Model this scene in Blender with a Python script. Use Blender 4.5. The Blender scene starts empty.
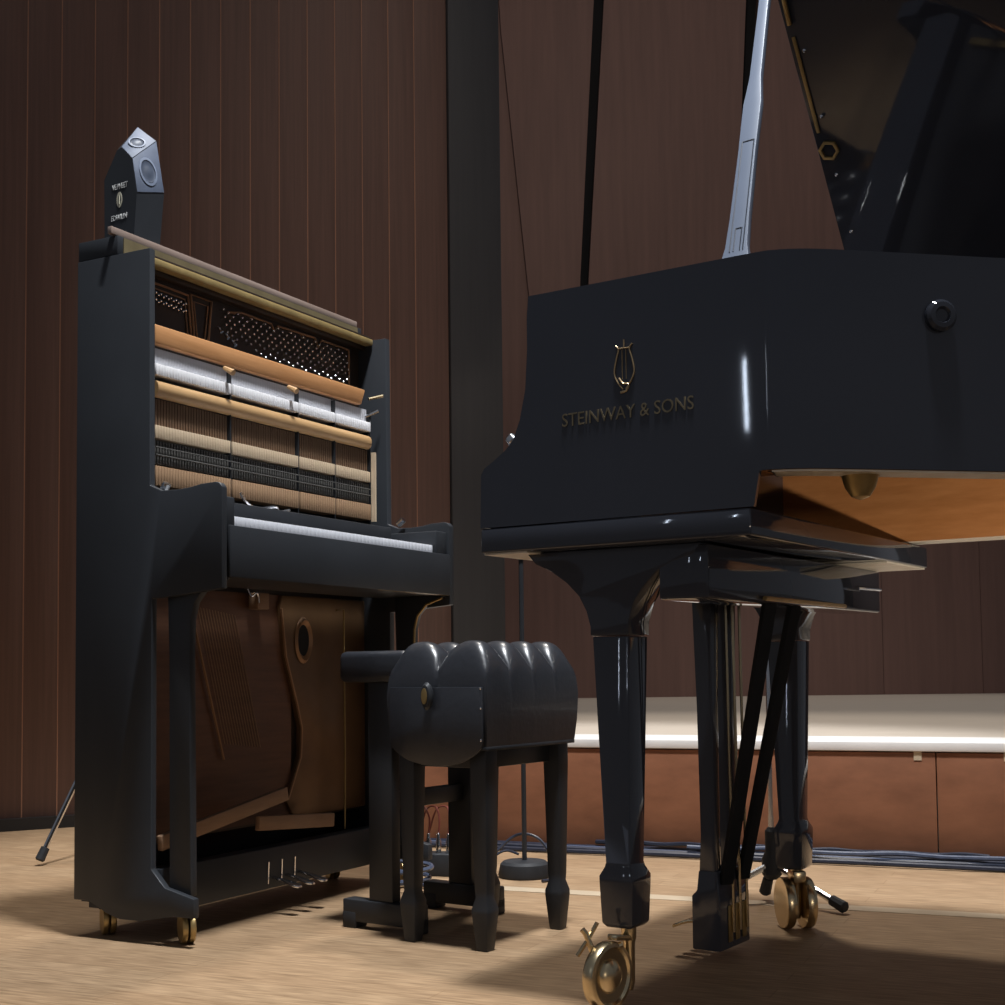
import bpy, bmesh, math, random
from mathutils import Vector, Matrix
random.seed(4)
SC = bpy.context.scene
COL = SC.collection
PI = math.pi

# ------------------------------------------------------------------ materials
def nodes(name):
    m = bpy.data.materials.new(name); m.use_nodes = True
    nt = m.node_tree
    return m, nt, nt.nodes['Principled BSDF']

def mat(name, rgb, rough=.5, metal=0., spec=.5, coat=0., var=.0, scale=40., bump=0., stretch=None, emis=None):
    m, nt, b = nodes(name)
    b.inputs['Base Color'].default_value = (*rgb, 1)
    b.inputs['Roughness'].default_value = rough
    b.inputs['Metallic'].default_value = metal
    b.inputs['Specular IOR Level'].default_value = spec
    b.inputs['Coat Weight'].default_value = coat
    b.inputs['Coat Roughness'].default_value = .05
    if var or bump:
        tc = nt.nodes.new('ShaderNodeTexCoord'); mp = nt.nodes.new('ShaderNodeMapping')
        mp.inputs['Scale'].default_value = stretch or (1, 1, 1)
        nz = nt.nodes.new('ShaderNodeTexNoise'); nz.inputs['Scale'].default_value = scale; nz.inputs['Detail'].default_value = 5
        nt.links.new(tc.outputs['Object'], mp.inputs['Vector']); nt.links.new(mp.outputs['Vector'], nz.inputs['Vector'])
        if var:
            rp = nt.nodes.new('ShaderNodeValToRGB')
            rp.color_ramp.elements[0].position = .3; rp.color_ramp.elements[1].position = .7
            rp.color_ramp.elements[0].color = (*[c * (1 - var) for c in rgb], 1)
            rp.color_ramp.elements[1].color = (*[min(1, c * (1 + var)) for c in rgb], 1)
            nt.links.new(nz.outputs['Fac'], rp.inputs['Fac']); nt.links.new(rp.outputs['Color'], b.inputs['Base Color'])
        if bump:
            bp = nt.nodes.new('ShaderNodeBump'); bp.inputs['Strength'].default_value = bump; bp.inputs['Distance'].default_value = .002
            nt.links.new(nz.outputs['Fac'], bp.inputs['Height']); nt.links.new(bp.outputs['Normal'], b.inputs['Normal'])
    return m

def floor_mat():
    m, nt, b = nodes('oak_stage_planks')
    L = nt.links
    tc = nt.nodes.new('ShaderNodeTexCoord'); mp = nt.nodes.new('ShaderNodeMapping')
    mp.inputs['Rotation'].default_value = (0, 0, math.radians(24))
    L.new(tc.outputs['Object'], mp.inputs['Vector'])
    br = nt.nodes.new('ShaderNodeTexBrick')
    br.inputs['Color1'].default_value = (.40, .275, .165, 1); br.inputs['Color2'].default_value = (.36, .24, .14, 1)
    br.inputs['Mortar'].default_value = (.30, .195, .11, 1)
    br.inputs['Scale'].default_value = 1; br.inputs['Mortar Size'].default_value = .0012
    br.inputs['Brick Width'].default_value = .9; br.inputs['Row Height'].default_value = .06
    L.new(mp.outputs['Vector'], br.inputs['Vector'])
    m2 = nt.nodes.new('ShaderNodeMapping'); m2.inputs['Scale'].default_value = (5, 50, 1)
    L.new(mp.outputs['Vector'], m2.inputs['Vector'])
    nz = nt.nodes.new('ShaderNodeTexNoise'); nz.inputs['Scale'].default_value = 3; nz.inputs['Detail'].default_value = 6
    L.new(m2.outputs['Vector'], nz.inputs['Vector'])
    rp = nt.nodes.new('ShaderNodeValToRGB')
    rp.color_ramp.elements[0].position = .32; rp.color_ramp.elements[0].color = (.66, .62, .58, 1)
    rp.color_ramp.elements[1].position = .68; rp.color_ramp.elements[1].color = (1.16, 1.14, 1.12, 1)
    L.new(nz.outputs['Fac'], rp.inputs['Fac'])
    mx = nt.nodes.new('ShaderNodeMix'); mx.data_type = 'RGBA'; mx.blend_type = 'MULTIPLY'; mx.inputs[0].default_value = 1
    L.new(br.outputs['Color'], mx.inputs[6]); L.new(rp.outputs['Color'], mx.inputs[7])
    L.new(mx.outputs[2], b.inputs['Base Color'])
    b.inputs['Roughness'].default_value = .5
    b.inputs['Specular IOR Level'].default_value = .35
    return m

def wood(name, c1, c2, axis_scale, rough=.5, sc=3., spec=.4):
    m, nt, b = nodes(name); L = nt.links
    tc = nt.nodes.new('ShaderNodeTexCoord'); mp = nt.nodes.new('ShaderNodeMapping'); mp.inputs['Scale'].default_value = axis_scale
    nz = nt.nodes.new('ShaderNodeTexNoise'); nz.inputs['Scale'].default_value = sc; nz.inputs['Detail'].default_value = 7; nz.inputs['Roughness'].default_value = .6
    rp = nt.nodes.new('ShaderNodeValToRGB')
    rp.color_ramp.elements[0].position = .3; rp.color_ramp.elements[1].position = .7
    rp.color_ramp.elements[0].color = (*c1, 1); rp.color_ramp.elements[1].color = (*c2, 1)
    L.new(tc.outputs['Object'], mp.inputs['Vector']); L.new(mp.outputs['Vector'], nz.inputs['Vector'])
    L.new(nz.outputs['Fac'], rp.inputs['Fac']); L.new(rp.outputs['Color'], b.inputs['Base Color'])
    b.inputs['Roughness'].default_value = rough; b.inputs['Specular IOR Level'].default_value = spec
    return m

M = {}
M['lacquer'] = mat('black_piano_lacquer', (.042, .046, .059), .045, spec=.5, var=.08, scale=3)
M['satin'] = mat('satin_black_lacquer', (.031, .034, .039), .42, spec=.3, var=.1, scale=6)
M['leather'] = mat('black_leather', (.025, .027, .033), .33, spec=.6, coat=.25, var=.1, scale=120, bump=.15)
M['blackwood'] = mat('black_painted_wood', (.028, .030, .034), .42, spec=.3, var=.1, scale=8)
M['brass'] = mat('polished_brass', (.66, .53, .33), .26, metal=1, var=.06, scale=30)
M['olive_brass'] = mat('aged_brass', (.42, .30, .13), .38, metal=.8, var=.15, scale=25)
M['chrome'] = mat('bright_steel', (.75, .76, .78), .18, metal=1, var=.03, scale=30)
M['rubber'] = mat('black_rubber', (.026, .028, .032), .6, spec=.3, var=.1, scale=60)
M['ivory'] = mat('white_key_fronts', (.84, .85, .90), .3, var=.02, scale=30)
M['felt'] = mat('white_hammer_felt', (.84, .83, .84), .85, var=.06, scale=90)
M['greyfelt'] = mat('grey_damper_felt', (.50, .50, .53), .9, var=.1, scale=90)
M['orange'] = wood('orange_beech_rail', (.50, .235, .09), (.62, .31, .13), (2, 30, 30), .45)
M['honey'] = wood('honey_maple_rail', (.42, .25, .11), (.56, .35, .17), (2, 30, 30), .4)
M['goldpaint'] = mat('antique_gold_rail', (.40, .29, .12), .42, metal=.35, var=.15, scale=30)
M['cream'] = wood('pale_action_maple', (.55, .42, .28), (.70, .55, .38), (20, 20, 6), .6)
M['tan'] = wood('tan_action_wood', (.30, .18, .10), (.44, .28, .16), (20, 20, 6), .6)
M['brownslat'] = wood('brown_action_wood', (.12, .07, .04), (.22, .135, .08), (20, 20, 6), .6)
M['greymetal'] = mat('dull_grey_action_metal', (.12, .115, .105), .5, metal=.5, var=.2, scale=80)
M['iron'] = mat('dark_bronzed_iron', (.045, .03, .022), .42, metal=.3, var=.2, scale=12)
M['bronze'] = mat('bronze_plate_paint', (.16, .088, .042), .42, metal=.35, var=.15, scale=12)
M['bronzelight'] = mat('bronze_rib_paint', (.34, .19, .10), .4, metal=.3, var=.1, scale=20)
M['soundboard'] = wood('dim_spruce_board', (.10, .046, .026), (.145, .067, .037), (3, 3, 30), .5)
M['lever'] = wood('plain_beech_lever', (.24, .145, .085), (.31, .19, .115), (4, 30, 30), .55)
M['rimwood'] = wood('orange_maple_rim', (.42, .17, .055), (.54, .235, .085), (4, 4, 24), .38)
M['underlight'] = wood('pale_underside_light', (.62, .55, .44), (.74, .67, .56), (4, 14, 4), .55)  # pale tone paints reflected and direct light on the grand's underside
M['floor'] = floor_mat()
M['wall'] = wood('dark_walnut_panel', (.110, .059, .044), (.145, .077, .057), (30, 30, .7), .55, 3.)
M['seam_glint'] = wood('walnut_seam_highlight', (.27, .13, .08), (.36, .18, .11), (30, 30, .7), .5, 3.)  # lighter strips paint the light caught on plank edges
M['backwall'] = wood('brown_hall_panel', (.168, .096, .078), (.215, .122, .099), (12, 12, .6), .6, 2.)
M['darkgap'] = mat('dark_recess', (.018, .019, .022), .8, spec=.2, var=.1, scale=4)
M['pillar'] = wood('near_black_pillar', (.042, .040, .042), (.050, .047, .049), (20, 20, .6), .6)
M['riserfront'] = wood('red_brown_riser_board', (.19, .076, .038), (.28, .115, .058), (5, 5, 12), .5, 1.6)
M['risertop'] = wood('pale_riser_floor', (.44, .375, .305), (.53, .455, .375), (2, 26, 2), .55)
M['nosing'] = mat('white_riser_nosing', (.80, .77, .74), .45, var=.04, scale=12)
M['palestrip'] = mat('pale_tape_and_floor_line', (.52, .415, .29), .45, var=.05, scale=12)
M['base'] = mat('black_skirting', (.012, .011, .011), .5, var=.1, scale=8)
M['cable'] = mat('black_cable_sheath', (.022, .026, .042), .32, spec=.6, var=.2, scale=60)
M['bluecable'] = mat('slate_blue_cable_sheath', (.07, .085, .13), .25, spec=.6, var=.2, scale=60)
M['redcable'] = mat('dull_red_cable_sheath', (.20, .05, .035), .45, var=.1, scale=60)
M['matte'] = mat('matte_black_wood', (.016, .017, .019), .75, spec=.12, var=.1, scale=20)
M['prop'] = mat('prop_painted_reflection', (.20, .235, .31), .35, spec=.5, var=.04, scale=12)  # bluish reflection on the black stick, put into the base colour
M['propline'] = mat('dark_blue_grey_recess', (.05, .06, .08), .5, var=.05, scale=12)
M['spkface'] = mat('speaker_front_blue_sheen', (.085, .106, .155), .6, var=.12, scale=60)  # blue-grey reflection on the front panel, painted as its colour
M['spkcone'] = mat('dark_slate_speaker_cone', (.045, .058, .088), .5, var=.12, scale=60)
M['spkring'] = mat('light_slate_speaker_ring', (.16, .19, .26), .5, var=.08, scale=60)
M['white'] = mat('white_print', (.62, .62, .60), .6, var=.03, scale=60)
M['print'] = mat('cream_emblem_print', (.55, .52, .40), .6, var=.05, scale=60)
M['goldleaf'] = mat('gold_inlay', (.50, .36, .20), .35, metal=.8, var=.1, scale=60)
M['fadegold'] = mat('dim_gold_lettering', (.22, .175, .105), .4, metal=.6, var=.3, scale=40)

# ------------------------------------------------------------------ mesh building
class MB:
    def __init__(s): s.bm = bmesh.new()
    def box(s, x0, x1, y0, y1, z0, z1):
        v = [s.bm.verts.new((x, y, z)) for z in (z0, z1) for y in (y0, y1) for x in (x0, x1)]
        for f in ((0, 2, 3, 1), (4, 5, 7, 6), (0, 1, 5, 4), (2, 6, 7, 3), (0, 4, 6, 2), (1, 3, 7, 5)):
            s.bm.faces.new([v[i] for i in f])
        return s
    def prism(s, poly, axis, lo, hi):
        def P(a, b, h):
            return (h, a, b) if axis == 'x' else (a, h, b) if axis == 'y' else (a, b, h)
        A = [s.bm.verts.new(P(a, b, lo)) for a, b in poly]; B = [s.bm.verts.new(P(a, b, hi)) for a, b in poly]
        n = len(poly)
        s.bm.faces.new(A); s.bm.faces.new(B[::-1])
        for i in range(n): s.bm.faces.new((A[i], B[i], B[(i + 1) % n], A[(i + 1) % n]))
        return s
    def rings(s, R, cap=True, close=False):
        V = [[s.bm.verts.new(p) for p in r] for r in R]
        n = len(V[0])
        rng = range(len(V)) if close else range(len(V) - 1)
        for k in rng:
            a, b = V[k], V[(k + 1) % len(V)]
            for i in range(n): s.bm.faces.new((a[i], a[(i + 1) % n], b[(i + 1) % n], b[i]))
        if cap and not close:
            s.bm.faces.new(V[0][::-1]); s.bm.faces.new(V[-1])
        return s
    def tube(s, pts, r, n=8):
        pts = [Vector(p) for p in pts]
        rs = r if isinstance(r, (list, tuple)) else [r] * len(pts)
        R = []; up = None
        for i, p in enumerate(pts):
            d = (pts[min(i + 1, len(pts) - 1)] - pts[max(i - 1, 0)]).normalized()
            if up is None: up = d.orthogonal().normalized()
            u = (up - d * up.dot(d)).normalized(); up = u; w = d.cross(u)
            R.append([p + (u * math.cos(2 * PI * k / n) + w * math.sin(2 * PI * k / n)) * rs[i] for k in range(n)])
        return s.rings(R)
    def lathe(s, prof, c, axis, n=24, closed=False):
        ax = Vector(axis).normalized(); u = ax.orthogonal().normalized(); w = ax.cross(u); c = Vector(c)
        R = [[c + ax * h + (u * math.cos(2 * PI * k / n) + w * math.sin(2 * PI * k / n)) * r for k in range(n)] for r, h in prof]
        return s.rings(R, cap=not closed, close=closed)
    def bar(s, a, b, w, h, up=(0, 0, 1)):
        a, b = Vector(a), Vector(b); d = (b - a).normalized(); up = Vector(up)
        x = d.cross(up).normalized(); y = x.cross(d)
        R = [[p + x * sx * w / 2 + y * sy * h / 2 for sx, sy in ((-1, -1), (1, -1), (1, 1), (-1, 1))] for p in (a, b)]
        return s.rings(R)
    def taper(s, secs):
        """secs: (x0,x1,y0,y1,z) rectangles stacked"""
        return s.rings([[(x0, y0, z), (x1, y0, z), (x1, y1, z), (x0, y1, z)] for x0, x1, y0, y1, z in secs])
    def xf(s, mtx): bmesh.ops.transform(s.bm, matrix=mtx, verts=s.bm.verts); return s
    def build(s, name, m, parent=None, bevel=0., seg=2, ang=35., smooth=True):
        bm = s.bm
        bmesh.ops.recalc_face_normals(bm, faces=bm.faces)
        if bevel:
            es = [e for e in bm.edges if len(e.link_faces) == 2 and e.calc_face_angle(0) > math.radians(ang)]
            bmesh.ops.bevel(bm, geom=es, offset=bevel, offset_type='OFFSET', segments=seg, profile=.5, affect='EDGES', clamp_overlap=True)
        me = bpy.data.meshes.new(name); bm.to_mesh(me); bm.free()
        ms = m if isinstance(m, (list, tuple)) else [m]
        for x in ms: me.materials.append(x)
        if smooth:
            me.polygons.foreach_set('use_smooth', [True] * len(me.polygons))
            me.set_sharp_from_angle(angle=math.radians(32))
        o = bpy.data.objects.new(name, me); COL.objects.link(o)
        if parent: o.parent = parent
        return o

def thing(name, label, cat, loc=(0, 0, 0), rz=0., group=None):
    o = bpy.data.objects.new(name, None); COL.objects.link(o); o.empty_display_size = .05
    o.location = loc; o.rotation_euler = (0, 0, rz)
    o['label'] = label; o['category'] = cat
    if group: o['group'] = group
    return o
def tag(o, label, cat, group=None):
    o['label'] = label; o['category'] = cat
    if group: o['group'] = group
    return o
def struct(name, mb, m, bevel=0.):
    o = mb.build(name, m, None, bevel); o['kind'] = 'structure'; return o
def clone(o, parent, loc=None, rz=None):
    c = o.copy(); COL.objects.link(c); c.parent = parent
    if loc is not None: c.location = loc
    if rz is not None: c.rotation_euler = (0, 0, rz)
    for ch in list(o.children): clone(ch, c)
    return c
def spline(pts, n=6):
    out = []
    P = [Vector(p) for p in pts]
    for i in range(len(P) - 1):
        p0 = P[max(i - 1, 0)]; p1 = P[i]; p2 = P[i + 1]; p3 = P[min(i + 2, len(P) - 1)]
        for k in range(n):
            t = k / n
            out.append(.5 * ((2 * p1) + (p2 - p0) * t + (2 * p0 - 5 * p1 + 4 * p2 - p3) * t * t + (3 * p1 - p0 - 3 * p2 + p3) * t ** 3))
    out.append(P[-1]); return out
def lettering(name, text, m, parent, origin, xdir, ydir, width, height, depth=.0006, font_off=0.):
    cu = bpy.data.curves.new(name, 'FONT'); cu.body = text; cu.extrude = .02; cu.offset = font_off; cu.resolution_u = 3
    t = bpy.data.objects.new(name, cu); COL.objects.link(t)
    dg = bpy.context.evaluated_depsgraph_get(); dg.update()
    me = bpy.data.meshes.new_from_object(t.evaluated_get(dg)); bpy.data.objects.remove(t); bpy.data.curves.remove(cu)
    xs = [v.co.x for v in me.vertices]; ys = [v.co.y for v in me.vertices]
    x0, x1, y0, y1 = min(xs), max(xs), min(ys), max(ys)
    xd, yd = Vector(xdir), Vector(ydir); nd = xd.cross(yd).normalized(); o0 = Vector(origin)
    for v in me.vertices:
        v.co = o0 + xd * ((v.co.x - x0) / (x1 - x0) * width) + yd * ((v.co.y - y0) / (y1 - y0) * height) + nd * (depth * (v.co.z / .02))
    me.materials.clear(); me.materials.append(m)
    o = bpy.data.objects.new(name, me); COL.objects.link(o)
    if parent: o.parent = parent
    return o

# ------------------------------------------------------------------ camera
cam = bpy.data.cameras.new('camera'); co = bpy.data.objects.new('camera', cam); COL.objects.link(co)
FPX, ROLL, PITCH, CY, H = 1348.52, -.0114, .0559, 593.32, .47
F = Vector((0, math.cos(PITCH), math.sin(PITCH))); U0 = Vector((0, -math.sin(PITCH), math.cos(PITCH))); R0 = Vector((1, 0, 0))
c_, s_ = math.cos(ROLL), math.sin(ROLL)
RX = R0 * c_ + U0 * s_; UX = R0 * -s_ + U0 * c_
mt = Matrix((RX, UX, -F)).transposed().to_4x4(); mt.translation = (0, 0, H)
co.matrix_world = mt
cam.sensor_fit = 'HORIZONTAL'; cam.sensor_width = 36; cam.lens = FPX / 1005 * 36
cam.shift_y = (CY - 502.5) / 1005; cam.clip_start = .05
SC.camera = co

# ------------------------------------------------------------------ the hall
m = MB(); m.box(-4.5, 7, -2.5, 9.6, -.06, 0)
struct('floor', m, M['floor'])

WA = math.radians(30.2)
def leftwall(mb):
    return mb.xf(Matrix.Translation((-1.52, 4.089, 0)) @ Matrix.Rotation(WA, 4, 'Z'))
m = MB()
seams = []
x = .062 - .1037 * 14; xs = []
while x < 1.50:
    xs.append(x); x += .1037
xs.append(1.545)
for a, b in zip(xs[:-1], xs[1:]):
    if b - a < .02: continue
    m.box(a + .0016, b - .0016, 0, .03, .0, 5.2)
leftwall(m); struct('wall_left', m, M['wall'], .0012)
m = MB()
for a in xs[1:-1]: m.box(a - .0017, a + .0017, -.0006, .029, .0, 5.2)
leftwall(m); struct('seam_glint_strips', m, M['seam_glint'])
m = MB(); m.box(-1.5, 1.545, -.03, -.001, 0, .036); leftwall(m); struct('baseboard_left', m, M['base'])

m = MB(); m.box(1.547, 1.765, -.01, .25, 0, 5.4); leftwall(m); struct('wall_pillar', m, M['pillar'], .004)

# rear wall of the platform: a dark recess with upright brown panels leaning slightly
BW = math.radians(15)
m = MB(); m.box(-2.2, 6.6, 8.62, 8.72, 0, 7)
struct('wall_back', m, M['darkgap'])
def slab(mb, pts, y0=8.5, y1=8.6):     # pts (x,z) on the back wall
    return mb.prism(pts, 'y', y0, y1)
K = 8.5 / 8.2
def zx(x, z): return (x * K, .47 + (z - .47) * K)
m = MB(); slab(m, [zx(-.02, 0), zx(.25, 0), zx(.25, 2.45), zx(.23, 2.74), zx(.07, 4.43), zx(-.05, 5.6), zx(-.6, 5.6), zx(-.6, 0)])
struct('wall_back_edge', m, M['backwall'])
m = MB(); slab(m, [zx(.20, 0), zx(.40, 0), zx(.50, 2.86), zx(.61, 4.63), zx(.67, 5.6), zx(-.03, 5.6), zx(.03, 4.43), zx(.185, 2.74)], 8.46, 8.56)
struct('wall_panel_1', m, M['backwall'])
m = MB(); slab(m, [zx(.42, 0), zx(1.33, 0), zx(1.545 - .07, 3.35), zx(1.55, 4.62), zx(1.61, 5.6), zx(.73, 5.6), zx(.672, 4.63), zx(.55, 2.86)], 8.42, 8.52)
struct('wall_panel_2', m, M['backwall'])
m = MB(); slab(m, [zx(1.335, 0), zx(2.28, 0), zx(2.28, 5.6), zx(1.69, 5.6), zx(1.63, 4.62), zx(1.55, 3.35)], 8.42, 8.52)
struct('wall_panel_3', m, M['backwall'])
m = MB(); slab(m, [zx(2.285, 0), zx(2.87, 0), zx(2.87, 5.6), zx(2.285, 5.6)], 8.42, 8.52)
struct('wall_panel_4', m, M['backwall'])
m = MB(); slab(m, [zx(2.876, 0), zx(5.6, 0), zx(5.6, 5.6), zx(2.876, 5.6)], 8.42, 8.52)
struct('wall_panel_5', m, M['backwall'])

m = MB()
for a, b in ((-.10, 2.279), (2.2815, 2.874), (2.8765, 5.5)): slab(m, [zx(a, 0), zx(b, 0), zx(b, 1.75), zx(a, 1.75)], 8.40, 8.419)
struct('wall_dado', m, M['backwall'])
# low platform behind the pianos
RA = math.radians(-22)
def riser(mb): return mb.xf(Matrix.Translation((.193, 3.52, 0)) @ Matrix.Rotation(RA, 4, 'Z'))
RZ = .283
ri = (Matrix.Translation((.193, 3.52, 0)) @ Matrix.Rotation(RA, 4, 'Z'))
fl = lambda s: tuple((ri @ Vector((s, .03, 0)))[:2])
m = MB(); m.prism([fl(-.80), fl(3.4), (5.6, 5.0), (5.6, 8.4), (-.15, 8.4), (-.12, 4.86), (-.52, 4.62)], 'z', .02, RZ)
struct('floor_platform', m, M['risertop'])
xs2 = [-.80, .886, 1.72, 2.6, 3.4]
m = MB()
for a, b in zip(xs2[:-1], xs2[1:]): m.box(a + .0012, b - .0012, 0, .029, 0, RZ - .022)
riser(m); struct('trim_2', m, M['riserfront'], .0015)
m = MB(); m.box(-.80, 3.4, -.006, .24, RZ - .019, RZ + .003); riser(m)
struct('trim_3', m, M['nosing'], .002)
for s in (.845, 1.045):
    m = MB(); m.box(s - .009, s + .009, -.0015, .0, RZ - .040, RZ - .0195); riser(m); struct('trim_5', m, M['palestrip'])
# pale line along the stage floor
m = MB(); m.bar((-.29, 3.037, .0006), (2.0, 2.08, .0006), .05, .001); struct('pale_floor_line', m, M['palestrip'])

# ------------------------------------------------------------------ grand piano
GL = (-.0312, 1.9727, 0); GA = -.5904
W = .7716
G = thing('grand_piano', 'black concert grand piano with raised lid and gold lettering on its side', 'piano', GL, GA)
arm = [(0, .676), (.002, .755), (.008, .764), (.027, .775), (.045, .787), (.059, .801), (.071, .829), (.081, .872), (.085, .93), (.085, .975), (.088, 1.0075), (.16, 1.0075), (.16, .676)]
tre = [(.16, 0), (.30, 0), (.43, 0), (.463, .004), (.5, .024), (.54, .06), (.58, .10), (.635, .155), (.695, .215), (.77, .285), (.86, .345), (.97, .39), (1.08, .42), (1.18, .46), (1.25, .53), (1.272, .62), (1.24, .71), (1.17, .76), (1.08, W), (.8, W), (.5, W), (.30, W), (.16, W)]
path = [Vector((p.x, p.y)) for p in spline([(a, b, 0) for a, b in tre], 8)]
def offs(path, d):
    out = []
    for i, p in enumerate(path):
        t = (path[min(i + 1, len(path) - 1)] - path[max(i - 1, 0)]).normalized()
        out.append(p + Vector((-t.y, t.x)) * d)
    return out
def zb(p):
    if p.y < .3 and p.x < .432: return .676
    if p.y > .6: return .684 if p.x < .9 else .70
    return .722
def wallstrip(mb, o, i, zlo, zhi):
    R = []
    for a, b in zip(o, i):
        lo = zlo(a) if callable(zlo) else zlo
        R.append([(a.x, a.y, lo), (b.x, b.y, lo), (b.x, b.y, zhi), (a.x, a.y, zhi)])
    return mb.rings(R)
LT = .007
apts = arm[:11] + [(.12, 1.0075), (.15, 1.0075)]
front = [Vector((max(a, k * 1e-5), 0)) for k, (a, z) in enumerate(apts)]
zt = [z for a, z in apts]
rpath = front + path + [Vector((v.x, W)) for v in front[::-1]]
rzt = zt + [1.0075] * len(path) + zt[::-1]
rin = [Vector((v.x, LT + (.038))) for v in front] + [Vector(v) for v in offs(path, LT)] + [Vector((v.x, W - LT - .038)) for v in front]
m = MB(); RR = []
for a, b, z in zip(rpath, rin, rzt):
    lo = zb(a); RR.append([(a.x, a.y, lo), (b.x, b.y, lo), (b.x, b.y, max(z, lo + .01)), (a.x, a.y, max(z, lo + .01))])
m.rings(RR); inn2 = offs(path, .052)
m.build('rim', M['lacquer'], G, .0032, 4, 40)
k0 = [i for i, p in enumerate(path) if p.x > .40][0]; k1 = len(path)
m = MB(); wallstrip(m, offs(path, LT + .0004)[k0:k1], inn2[k0:k1], lambda p: zb(p) - .0006 if p.x > .432 or p.y > .3 else .7215, .94)
m.box(.02, .17, W - .052, W - LT - .0385, .70, .94)
m.build('inner_rim', M['rimwood'], G, .0015)
for a, b in ((k0 + 7, len(path) // 2), (len(path) // 2, len(path) - 10)):
    m = MB(); oo = offs(path, LT * .5)[a:b]; ii = offs(path, .050)[a:b]
    m.rings([[(p.x, p.y, zb(p) - .003), (q.x, q.y, zb(q) - .003), (q.x, q.y, zb(q) - .0007), (p.x, p.y, zb(p) - .0007)] for p, q in zip(oo, ii)])
    m.build('rim_light_band', M['underlight'], G)  # pale strip paints the light on the rim's lower edge
poly = [(p.x, p.y) for p in offs(path, .05)[k0 - 8:]]
m = MB(); m.prism(poly, 'z', .845, .857); m.build('soundboard', M['soundboard'], G)
for k, (p0, q0, p1, q1) in enumerate(((.50, .11, .52, .71), (.70, .28, .66, .71), (.92, .42, .84, .71))):
    MB().bar((p0, q0, .815), (p1, q1, .815), .035, .055).build('beam', M['soundboard'], G, .003)
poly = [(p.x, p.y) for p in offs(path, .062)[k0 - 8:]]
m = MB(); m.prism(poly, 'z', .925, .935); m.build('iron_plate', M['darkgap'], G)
for a, b in (((.30, .13), (.62, .24)), ((.46, .30), (.86, .48))):
    MB().bar((a[0], a[1], .948), (b[0], b[1], .948), .018, .022).build('plate_strut', M['olive_brass'], G, .003)
# key bed and front
m = MB(); m.box(0, .425, 0, W, .6392, .6752); m.build('keybed', M['lacquer'], G, .003, 3)
m = MB(); m.prism([(.02, .676), (.02, .715), (.06, .735), (.085, .80), (.15, .86), (.16, .98), (.18, .98), (.18, .676)], 'y', .046, W - .046)
m.build('fallboard', M['lacquer'], G, .004, 3)
MB().lathe([(.001, -.002), (.006, 0), (.009, .006), (.008, .014), (.004, .018), (.001, .018)], (.056, .012, .797), (-.65, -.1, .75), 16).build('fallboard_knob', M['chrome'], G)
m = MB(); m.box(.185, .27, .053, W - .053, .936, .99); m.build('music_desk', M['lacquer'], G, .003)
MB().box(.004, .078, .004, W - .004, .6365, .6389).build('underside_reflection', M['underlight'], G)  # pale sheets paint a bright reflection in the glossy keybed underside
MB().box(.080, .421, .56, W - .004, .6365, .6389).build('underside_reflection', M['underlight'], G)
# cross frame and pedal linkage under the key bed
m = MB(); m.box(.27, .345, .04, .752, .562, .636); m.build('cross_beam', M['lacquer'], G, .004)
m = MB(); m.box(.15, .27, .31, .50, .60, .6355); m.build('lyre_block', M['lacquer'], G, .004)
MB().tube([(.352, .215, .568), (.352, .55, .567)], .0035).build('rod_and_edge_glint', M['olive_brass'], G)  # brass line paints the reflection along the beam's edge
MB().tube([(.352, .62, .60), (.352, .735, .602)], .0022).build('rod_and_edge_glint', M['chrome'], G)
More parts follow.
